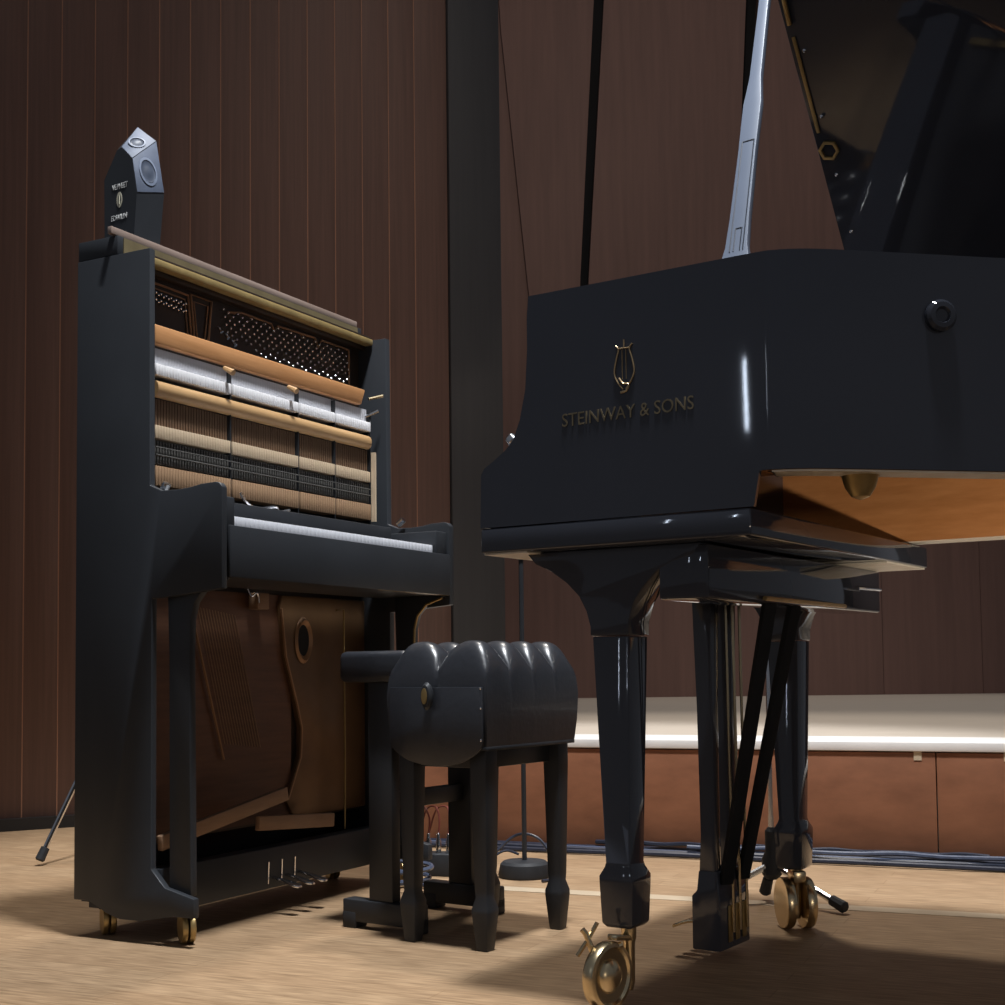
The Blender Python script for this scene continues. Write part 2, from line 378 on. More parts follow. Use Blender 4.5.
# legs
def leg_mb(q):
    m = MB()
    prof = [(.06, .6385), (.075, .622), (.10, .611), (.128, .592), (.148, .572), (.160, .550), (.166, .528), (.166, .515), (.227, .515), (.228, .535), (.236, .56), (.25, .580), (.272, .602), (.30, .615), (.33, .622), (.34, .6385)]
    m.prism(prof, 'y', q - .032, q + .032)
    m.taper([(.168, .226, q - .029, q + .029, .514), (.1795, .218, q - .0215, q + .0215, .196), (.178, .2195, q - .023, q + .023, .19),
             (.172, .2255, q - .028, q + .028, .178), (.172, .2255, q - .028, q + .028, .170), (.1745, .223, q - .026, q + .026, .112), (.18, .2175, q - .021, q + .021, .106)])
    return m
def caster(q, rz, double, parent):
    """swivel stem at the leg centre; wheel(s) beside it"""
    st = MB()
    st.lathe([(.011, .107), (.0105, .09), (.0085, .084), (.008, .03), (.005, .018)], (.197, q, 0), (0, 0, 1), 16)
    sto = st.build('caster', M['brass'], parent)
    ax = Vector((math.cos(rz), math.sin(rz), 0)); tr = Vector((-ax.y, ax.x, 0))
    cen = Vector((.197, q, .046)) - ax * .011 if double else Vector((.197, q - .054, .047))
    def wheel(c):
        w = MB()
        r = .0455 if double else .047
        w.lathe([(r * .2, -.0095), (r * .75, -.0095), (r * .97, -.009), (r, -.006), (r, .004), (r * .96, .0075), (r * .84, .0085), (r * .78, .005), (r * .50, .0035), (r * .44, .008), (r * .28, .0125), (.001, .0145)], c, ax, 36)
        return w.build('wheel', M['brass'], sto)
    if double:
        wheel(cen + ax * .027 + Vector((0, 0, 0))); wheel(cen - ax * .006 - ax * .004)
        m = MB(); m.box(-.012, .012, -.02, .02, .082, .104)
        m.xf(Matrix.Translation((.197, q, 0)) @ Matrix.Rotation(rz, 4, 'Z')); m.build('bracket', M['brass'], sto, .004)
    else:
        wheel(cen - ax * .004)
        br = MB()
        c = cen
        def lp(dx, dz, d=0): return c + Vector((.8307 * dx, .5567 * dx, dz)) + tr * d
        br.tube([lp(-.045, .028), lp(-.030, .050), lp(-.017, .073)], .0032)
        br.tube([lp(-.038, .064), lp(-.033, .058), lp(-.022, .028)], [.0042, .0042, .0046])
        br.tube([lp(-.024, .032), lp(.004, .040, .02)], .0045)
        br.build('brake_lever', M['brass'], sto)
        MB().bar(c + Vector((0, .006, .052)), Vector((.197, q, .090)), .016, .008).build('bracket', M['brass'], sto, .002)
    return sto
for q, dbl, rz in ((.0715, False, math.radians(-42) + .5904), (W - .0715, True, .5904 + .1)):
    lg = leg_mb(q).xf(Matrix.Translation((-.006, 0, 0))).build('leg', M['lacquer'], G, .0022)
    caster(q, rz, dbl, G)
lg = leg_mb(0).xf(Matrix.Translation((.93, .58, 0)))
lg.build('leg', M['lacquer'], G, .0022)
m = MB(); m.box(1.0, 1.26, .53, .63, .638, .86); m.build('leg_block', M['lacquer'], G, .004)
tl = clone([o for o in G.children if o.name.startswith('caster')][-1], G)
tl.location = (.93, .58 - (W - .0715), 0)

# pedal lyre
ly = MB(); ly.prism([(.155, .019), (.205, .019), (.205, .10), (.203, .108), (.201, .145), (.168, .145), (.164, .112), (.155, .104)], 'y', .358, .472)
lyo = ly.build('pedal_lyre', M['lacquer'], G, .003)
for q0, q1 in ((.360, .390), (.428, .456)):
    MB().taper([(.168, .196, q0, q1, .14), (.170, .196, q0 + .003, q1 - .005, .20), (.168, .196, q0 + .002, q1 - .003, .40), (.164, .198, q0 - .002, q1 + .002, .60)]).build('post', M['lacquer'], lyo, .003)
for q in (.393, .420, .447):
    MB().tube([(.210, q + .004, .045), (.208, q, .60)], .0026).build('pedal_rod', M['brass'], lyo)
    MB().box(.2055, .2075, q - .008, q + .008, .030, .088).build('slot_plate', M['olive_brass'], lyo, .001)
    p = MB(); p.rings([[(x, q - w, z), (x, q + w, z), (x, q + w, z + .006), (x, q - w, z + .006)] for x, w, z in ((.157, .006, .056), (.135, .007, .054), (.124, .011, .051), (.112, .011, .046), (.105, .006, .043))])
    p.build('pedal', M['brass'], lyo, .002)
for qa, qb in ((.375, .285), (.44, .384)):
    MB().bar((.208, qa, .125), (.33, qb, .566), .021, .012).build('brace', M['matte'], lyo, .002)

# treble bell under the rim
m = MB(); m.lathe([(.002, -.034), (.012, -.030), (.02, -.018), (.024, -.004), (.027, 0)], (.532, .115, .7215), (0, 0, 1), 24); m.build('bell', M['olive_brass'], G)
# round boss on the rim side
n = Vector((-.68, .73, 0)) * -1
m = MB(); m.lathe([(.021, 0), (.021, .006), (.017, .010), (.011, .0105), (.008, .006), (.001, .006)], (.632, .150, .925), (.68, -.73, 0), 28)
m.build('side_boss', M['lacquer'], G)

# lid, raised
AL = math.radians(50)
LM = Matrix.Translation((0, W, 1.012)) @ Matrix.Rotation(PI - AL, 4, 'X')   # local: x=p, y=t (up the lid), z = outward
# y axis of LM: (0, cos(pi-AL), sin(pi-AL)) = (0,-cosAL, sinAL)
lidp = [(p.x, W - p.y + .012) for p in offs(path, -.012) if p.x > .34 and p.y < W - .02]
# drop to a simple outline
edge = [(x, t) for x, t in lidp]
outl = [(.34, -.004)] + [(.34, W + .012)] + edge + [(1.05, -.004)]
m = MB(); m.prism(outl, 'z', -.018, 0); m.xf(LM); lid = m.build('lid', M['lacquer'], G, .002)
m = MB(); m.box(.345, .62, .02, W - .03, -.040, -.022); m.xf(LM); m.build('front_lid', M['lacquer'], G, .003)
for t in (.262, .365, .466, .575):
    m = MB(); m.lathe([(.0032, 0), (.0032, .004), (.001, .006)], (.362, t, 0), (0, 0, 1), 12); m.xf(LM); m.build('bumper', M['chrome'], lid)
m = MB(); m.box(.347, .353, .44, .60, 0, .003); m.xf(LM); m.build('edge_reflection', M['olive_brass'], lid, .001)  # brass strip paints a golden reflection beside the lid edge
m = MB(); m.lathe([(.012, 0), (.018, 0), (.018, .006), (.012, .006)], (.360, .408, 0), (0, 0, 1), 6, closed=True); m.xf(LM); m.build('prop_socket', M['olive_brass'], lid, .001)
m = MB(); m.tube([(.345, .72, .002), (.352, .66, .006), (.350, .62, .004)], .004); m.xf(LM); m.build('lid_glint', M['olive_brass'], lid)  # curved brass sliver paints a further reflection in the lid
# prop
pb = Vector((.397, .03, .995)); pt = Vector((.36, W - .76 * math.cos(AL), 1.012 + .76 * math.sin(AL) - .004))
ax = (pt - pb).normalized(); sx = Vector((1, 0, 0)); sx = (sx - ax * sx.dot(ax)).normalized(); nn = ax.cross(sx)   # nn points away from the camera side
PL = (pt - pb).length
def propring(h, w, t=.011):
    return [pb + ax * h + sx * a * w / 2 + nn * b * t / 2 for a, b in ((-1, -1), (1, -1), (1, 1), (-1, 1))]
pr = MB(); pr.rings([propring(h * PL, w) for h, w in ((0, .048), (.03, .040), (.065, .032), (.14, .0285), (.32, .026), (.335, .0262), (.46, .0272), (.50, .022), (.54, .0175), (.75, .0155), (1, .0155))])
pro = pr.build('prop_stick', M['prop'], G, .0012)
def proplines(pts):
    for (h0, s0), (h1, s1) in zip(pts[:-1], pts[1:]):
        a = pb + ax * h0 * PL + sx * s0 - nn * .0056; b = pb + ax * h1 * PL + sx * s1 - nn * .0056
        yield a, b
m = MB()
for pts in ([(.05, -.0085), (.35, -.0075), (.35, .0095), (.05, .0105)], [(.05, -.003), (.11, -.003), (.11, .006), (.05, .006)]):
    for a, b in proplines(pts): m.tube([a, b], .0009, 5)
m.build('recess_line', M['propline'], pro)

# side lettering and lyre emblem
lettering('side_lettering', 'STEINWAY & SONS', M['fadegold'], G, (.143, -.0006, .8105), (1, 0, .01), (0, 0, 1), .205, .0185, .0005)
m = MB()
for s in (-1, 1):
    m.tube(spline([(.244 + s * .002, -.001, .852), (.244 + s * .010, -.001, .862), (.244 + s * .0155, -.001, .876), (.244 + s * .012, -.001, .895), (.244 + s * .0085, -.001, .908), (.244 + s * .013, -.001, .914)], 4), .0011, 6)
m.tube([(.235, -.001, .909), (.253, -.001, .909)], .0011, 6); m.tube([(.244, -.001, .909), (.244, -.001, .921)], .0010, 6)
for d in (-.003, .003): m.tube([(.244 + d, -.001, .866), (.244 + d, -.001, .907)], .0005, 5)
m.tube(spline([(.236, -.001, .868), (.242, -.001, .860), (.250, -.001, .858), (.247, -.001, .850), (.238, -.001, .848)], 4), .0016, 6)
m.build('lyre_emblem', M['goldleaf'], G)

# ------------------------------------------------------------------ upright piano
UL = (-.6138, 2.3583, 0); UA = 1.0818
U = thing('upright_piano', 'black upright piano with its front panels removed so the action and hammers show', 'piano', UL, UA)
L = .786
def ub(m, a0, a1, b0, b1, z0, z1): return m.box(a0, a1, -b1, -b0, z0, z1)
def upr(m, poly_bz, a0, a1): return m.prism([(-b, z) for b, z in poly_bz], 'x', a0, a1)
side = [(-.183, .066), (-.148, .066), (-.125, .057), (-.105, .047), (-.075, .039), (-.025, .039), (.02, .047), (.05, .052), (.095, .052), (.095, .085), (.03, .10), (-.001, .13), (-.001, .60), (.02, .60), (.156, .612), (.156, .786), (.150, .793), (.141, .7955), (.108, .794), (.085, .790), (.055, .788), (.02, .789), (-.006, .80), (-.008, 1.226), (-.085, 1.226), (-.183, 1.226)]
for a0, a1 in ((0, .014), (L - .019, L)):
    m = MB(); upr(m, side, a0, a1); m.build('side_panel', M['satin'], U, .002)
m = MB(); ub(m, .019, L - .019, -.183, -.165, .06, 1.226); m.build('back_panel', M['blackwood'], U)
m = MB(); ub(m, .001, L - .001, -.182, -.0855, 1.2263, 1.262); lidu = m.build('top_lid', M['satin'], U, .002)
m = MB(); ub(m, -.010, L - .012, -.100, -.090, 1.2625, 1.2765); m.build('lid_sheen_edge', wood('lid_edge_sheen', (.26, .19, .155), (.33, .25, .21), (3, 20, 20), .4), lidu, .0015)  # light brown paints the reflection along the black lid's edge
m = MB(); ub(m, .015, L - .0195, -.0853, -.0835, 1.2290, 1.2600); m.build('lid_lining', mat('olive_gold_lining', (.21, .165, .085), .5, metal=.2, var=.15, scale=30), lidu)
# key bed, arms' inner blocks, slip
m = MB(); ub(m, .0195, L - .0195, -.03, .15, .632, .712); m.build('keybed', M['satin'], U, .003)
m = MB(); ub(m, .0195, L - .0195, .1505, .158, .632, .722); m.build('key_slip', M['satin'], U, .002)
for a0, a1 in ((.0195, .042), (.7215, L - .0195)):
    m = MB(); ub(m, a0, a1, .02, .15, .7125, .772); m.build('key_block', M['satin'], U, .003)
kb = MB(); ub(kb, .043, .7205, .0, .13, .7125, .720); kbo = kb.build('keyboard', M['blackwood'], U)
w = .6765 / 52
wk = MB(); ub(wk, .00035, w - .00035, .045, .141, .7205, .7405); wk0 = wk.build('white_key', M['ivory'], kbo, .0006); wk0.location = (.0435, 0, 0)
for i in range(1, 52): clone(wk0, kbo, (.0435 + i * w, 0, 0))
bk = MB(); bk.rings([[(x0, -.042, .741), (x1, -.042, .741), (x1, -.098, .741), (x0, -.098, .741)] if k == 0 else [(x0 + .0006, -.042, .749), (x1 - .0006, -.042, .749), (x1 - .0006, -.092, .749), (x0 + .0006, -.092, .749)] for k, (x0, x1) in enumerate(((-.0034, .0034), (-.0034, .0034)))])
bk0 = None
for i in range(51):
    if (i % 7) in (0, 2, 3, 5, 6):
        if bk0 is None: bk0 = bk.build('black_key', M['lacquer'], kbo); bk0.location = (.0435 + (i + 1) * w, 0, 0)
        else: clone(bk0, kbo, (.0435 + (i + 1) * w, 0, 0))
# console legs
def ulegs(a):
    m = MB()
    prof = [(.022, .632), (.024, .56), (.026, .50), (.028, .12), (.028, .0855), (.076, .0855), (.076, .12), (.072, .50), (.074, .560), (.082, .59), (.105, .615), (.147, .629), (.147, .632)]
    upr(m, prof, a, a + .016); return m
for a in (.0145, L - .0355):
    m = ulegs(a); m.build('front_leg', M['satin'], U, .002)
# painted glint: brass line where light catches the far leg bracket
m = MB(); m.tube([(L - .0365, -b, z) for b, z in ((.0725, .50), (.0745, .560), (.0825, .589), (.1055, .6135), (.146, .627))], .0028, 6); m.build('bracket_glint', M['olive_brass'], U)
m = MB(); m.tube([(L * .62, -.152, .6335), (L - .02, -.152, .6335)], .0022, 6); m.build('slip_moulding', M['olive_brass'], U)
# bottom
m = MB(); ub(m, .0195, L - .0195, -.03, .006, .05, .128); bb = m.build('bottom_board', M['satin'], U, .002)
m = MB(); ub(m, .0195, L - .0195, -.165, -.031, .05, .075); m.build('bottom_shelf', M['blackwood'], U)
for a in (.332, .374, .416):
    p = MB(); p.rings([[(a - w_, -b, z), (a + w_, -b, z), (a + w_, -b, z + .005), (a - w_, -b, z + .005)] for b, w_, z in ((.004, .005, .068), (.035, .0055, .063), (.052, .010, .058), (.064, .010, .055), (.072, .005, .054))])
    p.build('pedal', M['chrome'], U, .0015)
    MB().bar((a - .018, -.0075, .060), (a - .016, -.0075, .102), .003, .003).build('pedal_slot', M['chrome'], U)
for a, bq in ((.045, -.143), (L - .045, -.143), (.04, .045), (L - .04, .045)):
    c = MB(); c.box(a - .012, a + .012, -bq - .012, -bq + .012, .045 if bq < 0 else .046, .066 if bq < 0 else .053)
    cs = c.build('caster', M['rubber'], U, .001)
    for d in (-.0065, .0065):
        m = MB(); m.lathe([(.004, -.005), (.020, -.0055), (.0265, -.005), (.0275, -.002), (.0275, .003), (.025, .005), (.014, .0055), (.010, .003), (.001, .0035)], (a + d * .80, -bq - d * .60, .0275), (.80, -.60, 0), 24)
        m.build('wheel', M['olive_brass'], cs)
    MB().bar((a, -bq, .02), (a, -bq, .05), .006, .022).build('fork', M['rubber'], cs)

# iron plate, upper: pins and ribs
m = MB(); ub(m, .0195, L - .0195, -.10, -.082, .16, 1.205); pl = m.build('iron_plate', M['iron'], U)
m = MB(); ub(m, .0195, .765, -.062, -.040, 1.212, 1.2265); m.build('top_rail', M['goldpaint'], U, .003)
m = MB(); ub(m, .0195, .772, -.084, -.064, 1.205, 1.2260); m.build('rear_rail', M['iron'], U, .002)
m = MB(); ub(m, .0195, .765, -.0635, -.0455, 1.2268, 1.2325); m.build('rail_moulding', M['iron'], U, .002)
def plr(pts, r, mm, name='rib', b=-.080):
    m = MB(); m.tube([(a, -b, z) for a, z in pts], r, 6); return m.build(name, mm, pl)
plr([(.03, 1.196), (.183, 1.194), (.194, 1.10)], .0024, M['bronzelight'])
plr([(.03, 1.186), (.174, 1.184), (.184, 1.10)], .0016, M['bronzelight'])
plr([(.203, 1.10), (.191, 1.198), (.252, 1.198), (.240, 1.10)], .0026, M['bronzelight'])
plr([(.212, 1.10), (.20, 1.186), (.241, 1.186), (.229, 1.10)], .0015, M['bronzelight'])
plr([(.30, 1.188), (.345, 1.197), (.44, 1.196), (.45, 1.183), (.462, 1.196), (.595, 1.199), (.606, 1.181), (.618, 1.199), (.725, 1.199), (.7255, 1.10)], .0024, M['bronzelight'])
pin = MB(); pin.lathe([(.0023, 0), (.0023, .012), (.0014, .013)], (0, 0, 0), (0, -1, .15), 7)
pin0 = None; npin = 0; rest = []
def addpin(a, z):
    global pin0, npin
    npin += 1
    if npin > 100: rest.append((a, z)); return
    if pin0 is None: pin0 = pin.build('tuning_pin', M['chrome'], pl); pin0.location = (a, .082, z)
    else: clone(pin0, pl, (a, .082, z))
for r in range(2):
    for i in range(14): addpin(.078 + i * .0068, 1.170 - r * .013 + (i % 2) * .0035 - i * .0002)
for i in range(30):
    for r in range(4):
        zz = 1.186 - r * .0145 - (i % 3) * .0045
        addpin(.277 + i * .0146 + r * .004, zz)
for i in range(22): addpin(.38 + i * .0155, 1.124 - (i % 3) * .004)
pf = MB()
for a, z in rest: pf.lathe([(.0023, 0), (.0023, .012), (.0014, .013)], (a, .082, z), (0, -1, .15), 7)
o = pf.build('pin_field', M['chrome'], pl); o['kind'] = 'stuff'
for a, z in ((.270, 1.140), (.290, 1.132), (.312, 1.122)):
    MB().tube([(a, .080, z + .012), (a + .001, .070, z)], [.002, .004], 7).build('agraffe', M['chrome'], pl)
# lower plate and strings
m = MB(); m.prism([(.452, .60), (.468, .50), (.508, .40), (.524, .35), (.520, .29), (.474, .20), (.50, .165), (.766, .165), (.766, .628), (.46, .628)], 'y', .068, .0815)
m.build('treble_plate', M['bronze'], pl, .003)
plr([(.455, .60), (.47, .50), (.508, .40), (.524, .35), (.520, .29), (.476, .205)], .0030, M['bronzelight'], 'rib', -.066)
m = MB()
R = []
for k in range(24):
    t = 2 * PI * k / 24; c, s = math.cos(t), math.sin(t)
    R.append([(.530 + c * r, y, .535 + s * r * 1.65) for r, y in ((.020, .0655), (.026, .060), (.030, .0655), (.026, .0675))])
m.rings(R, close=True); m.build('hole_rim', M['bronzelight'], pl)
m = MB(); m.lathe([(.02, 0), (.02, .0015)], (.530, .0676, .535), (0, -1, 0), 24)
m.xf(Matrix.Translation((0, 0, .535)) @ Matrix.Diagonal((1, 1, 1.65, 1)) @ Matrix.Translation((0, 0, -.535))); m.build('hole', M['darkgap'], pl)
m = MB(); m.box(.0195, .50, .076, .0815, .165, .628); m.build('lower_soundboard', M['soundboard'], pl)
plr([(.181, .59), (.277, .30)], .0028, M['bronzelight'], 'bridge_strut', -.070)
st0 = None
for i in range(14):
    if st0 is None:
        st0 = MB().tube([(.205, .074, .595), (.285, .074, .33)], .0008, 5).build('string', M['lever'], pl)
    else: clone(st0, pl, (i * .0085, 0, -i * .001))
m = MB(); ub(m, .352, .388, -.07, -.045, .595, .628); m.build('felt_block', M['lever'], U, .002)
MB().tube([(.60, .03, .60), (.628, .03, .602), (.63, .03, .30), (.628, .03, .13)], .0022, 6).build('pedal_rod', M['olive_brass'], U)
MB().bar((.02, .0, .172), (.382, .0, .228), .012, .027).build('trap_lever', M['lever'], U, .002)
MB().bar((.292, .0, .178), (.54, .0, .160), .012, .028).build('trap_lever', M['lever'], U, .002)
m = MB(); m.tube(spline([(.30, .03, .632), (.312, .03, .618), (.33, .03, .625), (.336, .03, .606)], 4), .0016, 6); m.build('linkage_hook', M['chrome'], U)
# the action
ac = MB()
for a in (.225, .440, .570, .708): ub(ac, a + .001, a + .004, -.05, -.012, .79, 1.05)
ub(ac, .0195, .715, -.07, -.055, .79, 1.05)
aco = ac.build('action', M['blackwood'], U)
m = MB(); m.prism([(.0195, 1.058), (.676, 1.058), (.692, 1.094), (.0195, 1.094)], 'y', .012, .030); m.build('damper_rail', M['orange'], aco, .004)
m = MB(); m.rings([[(a, -(-.016) + .012 * math.cos(t) - 0, .977 + .0155 * math.sin(t)) for t in [2 * PI * k / 14 for k in range(14)]] for a in (.0195, .703)]); m.build('hammer_rail', M['honey'], aco)
sec = [(.018, .2245, 28), (.2305, .4395, 28), (.446, .5695, 16), (.5755, .706, 16)]
def row(name, mm, b0, b1, z0, z1, gap=.0008, sl=0., bev=.0006, top=0.):
    base = None
    for s0, s1, nn_ in sec:
        w_ = (s1 - s0) / nn_
        for i in range(nn_):
            if base is None:
                wd = .0074
                m = MB(); m.prism([(-b0, z0), (-b1, z0), (-b1 + top, z1), (-b0, z1)], 'x', gap / 2, wd - gap / 2)
                base = m.build(name, mm, aco, bev); base.location = (s0, 0, 0)
            else: clone(base, aco, (s0 + i * w_, 0, 0))
row('damper', M['greyfelt'], -.045, -.020, 1.026, 1.052, .0005, bev=0)
row('hammer', M['felt'], -.040, -.008, 1.001, 1.022, .0003, bev=.0015)
row('hammer_butt', M['brownslat'], -.040, -.018, .911, .960, .0022, bev=0)
row('whippen', M['cream'], -.040, -.010, .888, .911, .0006, bev=.0004)
row('jack', M['greymetal'], -.040, -.014, .842, .884, .0030, bev=0)
row('sticker', M['tan'], -.040, -.009, .803, .838, .0010, bev=.0005)
for z, r in ((.858, .0016), (.872, .0012)):
    m = MB(); m.tube([(.0195, .0105, z), (.706, .0105, z)], r, 5); m.build('spring_rail', M['greymetal'], aco)
for a in (.208, .408):
    m = MB(); m.tube([(a, .012, 1.05), (a, -.010, 1.038)], [.004, .0065], 8); m.build('rail_screw', M['honey'], aco)
m = MB(); m.tube([(.715, .02, 1.078), (.742, -.0, 1.088)], .0035, 8); m.build('bracket_bolt', M['brass'], aco)
m = MB(); m.tube([(.70, .02, 1.035), (.722, 0, 1.05)], [.003, .005], 8); m.build('bracket_bolt', M['chrome'], aco)
m = MB(); ub(m, .708, .714, -.01, .0, .80, .955); m.build('end_bracket', M['cream'], aco)
# fallboard hardware between key tops and action
m = MB(); m.tube(spline([(.205, -.03, .806), (.225, -.03, .788), (.26, -.03, .782), (.31, -.03, .790), (.325, -.03, .782), (.355, -.03, .788)], 4), .0030, 6); m.build('spring_hook', M['chrome'], U)
m = MB(); ub(m, .043, .7205, .005, .035, .742, .785); m.build('fallboard_rail', M['blackwood'], U, .002)
m = MB(); m.tube([(.024, -.0, .788), (.024, -.012, .805)], .008, 10); m.build('panel_catch', M['chrome'], U)
m = MB(); m.tube([(L - .03, -.03, .795), (L - .03, -.045, .806)], .007, 10); m.build('panel_catch', M['chrome'], U)

# ------------------------------------------------------------------ speaker on the upright
S = thing('speaker', 'small faceted black loudspeaker with sheen-painted blue front on top of the upright piano', 'speaker', (0, 0, 0), 0)
S.location = Matrix.Translation(UL) @ Matrix.Rotation(UA, 4, 'Z') @ Vector((.098, .190, 1.2625)); S.rotation_euler = (0, 0, UA)
def sp(a, b, z):
    z = max(1.2625, .47 + (z - .47) * 1.031); return (a - .04, -b - .135, z - 1.2625)
zb0 = 1.2
pts = dict(a=sp(.01, -.128, zb0), b=sp(.01, -.130, 1.374), c=sp(.01, -.098, 1.424), d=sp(.01, -.087, 1.428), e=sp(.01, -.060, 1.402), f=sp(.01, -.048, 1.337), g=sp(.01, -.0565, zb0),
           h=sp(.055, -.089, 1.481), i=sp(.07, -.056, 1.453), j=sp(.07, -.036, 1.352), k=sp(.07, -.0475, zb0), l=sp(.07, -.128, zb0), n=sp(.07, -.13, 1.40), o=sp(.055, -.118, 1.462))
m = MB(); V = {q: m.bm.verts.new(p) for q, p in pts.items()}
for f in ('abcdefg', 'gfjk', 'agkl', 'kjinl', 'albn', 'dhieX', 'fejX'):
    pass
faces = ['abcdefg', 'gfjk', 'lkga', 'kjihonl', 'ablX']
for f in ('abcdefg', 'gfjk', 'agkl', 'dhie', 'ijfe', 'kjihonl', 'alnb', 'bnoc', 'cohd'):
    m.bm.faces.new([V[q] for q in f])
body = m.build('cabinet', M['satin'], S, smooth=False)
def facet(name, keys, inset, off, mm):
    P = [Vector(pts[k]) for k in keys]; c = sum(P, Vector()) / len(P)
    n = (P[1] - P[0]).cross(P[2] - P[0]).normalized()
    cen = Vector((0, 0, .1))
    if n.dot(c - cen) < 0: n = -n
    Q = [c + (p - c) * inset for p in P]
    m = MB(); m.rings([[q - n * .0005 for q in Q], [q + n * off for q in Q]]); return m.build(name, mm, S, .0005), c, n
up, cu_, nu = facet('front_panel', 'dhie', .985, .0012, M['spkface'])
lo_, cl, nl = facet('front_panel', 'eijf', .985, .0012, M['spkface'])
def cone(c, n, r, parent, ex=(1, 1)):
    R = []
    u = Vector((1, 0, 0)); u = (u - n * u.dot(n)).normalized(); w_ = n.cross(u)
    def ring(rr, h): return [c + n * (h + .0012) + u * math.cos(t) * rr * ex[0] + w_ * math.sin(t) * rr * ex[1] for t in [2 * PI * k / 28 for k in range(28)]]
    o1 = MB().rings([ring(r, 0), ring(r, .002), ring(r * .82, .0025), ring(r * .8, 0)]).build('surround', M['spkring'], parent)
    o2 = MB().rings([ring(r * .79, .0002), ring(r * .76, .0015), ring(r * .6, .0006), ring(r * .35, .0018), ring(r * .1, .0024)]).build('driver_cone', M['spkcone'], parent)
cone(cu_, nu, .0165, up, (1, .82)); cone(cl - Vector((0, 0, .002)), nl, .023, lo_, (.85, 1.25))
xd = Vector((0, -1, .04)).normalized(); zd = Vector((0, 0, 1))
lettering('printed_text', 'VE.PHEET', M['white'], S, (-.0306, .109 - .135, .115), xd, zd, .038, .0105, .0003)
lettering('printed_text', 'EDWILIN', M['white'], S, (-.0306, .111 - .135, .056), xd, zd, .039, .0105, .0003)
m = MB()
R = []
for k in range(20):
    t = 2 * PI * k / 20
    R.append([(-.0301 - d, (.091 - .135) + math.cos(t) * r, .095 + math.sin(t) * r * 2.2) for r, d in ((.0045, .0), (.0045, .0006), (.0068, .0006), (.0068, .0))])
m.rings(R, close=True)
m.tube([(-.0305, .091 - .135, .0865), (-.0305, .091 - .135, .1035)], .0013, 6); m.build('printed_emblem', M['print'], S)

# ------------------------------------------------------------------ tufted bench
BE = math.radians(-35)
B = thing('piano_bench', 'black tufted leather bench with round side plate in front of the grand piano', 'bench', (-.032, 2.265, 0), BE)
# local: x from near corner to the left is negative, y away
bx, by = .18, .25
def bleg(x, y):
    m = MB()
    def sq(r, z): return (x - r, x + r, y - r, y + r, z)
    m.taper([sq(.0165, .337), (x - .0165, x + .0165, y - .0165, y + .0165, .30), sq(.0125, .10), sq(.0115, .088), sq(.0165, .070), sq(.0165, .062), sq(.0115, .004), sq(.0105, 0)])
    return m
lx0, lx1, ly0, ly1 = -bx + .013, -.013, .013, by - .013
for x in (lx0, lx1):
    for y in (ly0, ly1): bleg(x, y).build('leg', M['blackwood'], B, .0015)
ap = MB(); ap.box(lx0 + .004, lx1 - .004, ly0 + .004, ly1 - .004, .302, .343); ap.build('apron', M['blackwood'], B, .002)
m = MB(); m.box(-bx - .0125, .0125, -.0125, by + .0125, .334, .3405); m.build('seat_edge', M['satin'], B, .001)
# cushion with buttoned bulges
def lobe(u, n):
    x = u * n
    if x < .5: return 1 - (1 - x / .5) ** 3.2 * .78
    if x > n - .5: return 1 - (1 - (n - x) / .5) ** 3.2 * .78
    return abs(math.sin(PI * x)) ** .42 if n > 1 else 1
def bulge(u, v): return .466 + .053 * lobe(u, 2) * lobe(v, 4)
m = MB(); NX, NY = 36, 64
def gp(i, j):
    u, v = i / NX, j / NY
    return (-bx - .012 + (bx + .024) * u, -.012 + (by + .024) * v, bulge(u, v))
gx = [[m.bm.verts.new(gp(i, j)) for j in range(NY + 1)] for i in range(NX + 1)]
for i in range(NX):
    for j in range(NY): m.bm.faces.new((gx[i][j], gx[i + 1][j], gx[i + 1][j + 1], gx[i][j + 1]))
bd = [gx[i][0] for i in range(NX + 1)] + [gx[NX][j] for j in range(1, NY + 1)] + [gx[i][NY] for i in range(NX - 1, -1, -1)] + [gx[0][j] for j in range(NY - 1, 0, -1)]
ccx, ccy = -bx / 2, by / 2
prev = bd
for t, o in ((.12, .0035), (.35, .006), (.7, .004), (1, 0)):
    cur = []
    for v in bd:
        x, y, z = v.co
        dx = o if x > -.001 else -o if x < -bx + .001 else 0
        dy = o if y > by + .001 else -o if y < .001 else 0
        cur.append(m.bm.verts.new((x + dx, y + dy, z + (.340 - z) * t)))
    for k in range(len(bd)): m.bm.faces.new((prev[k], prev[(k + 1) % len(bd)], cur[(k + 1) % len(bd)], cur[k]))
    prev = cur
m.bm.faces.new(prev)
cu = m.build('cushion', M['leather'], B, smooth=False)
cu.data.polygons.foreach_set('use_smooth', [True] * len(cu.data.polygons))
cu.data.set_sharp_from_angle(angle=math.radians(60))
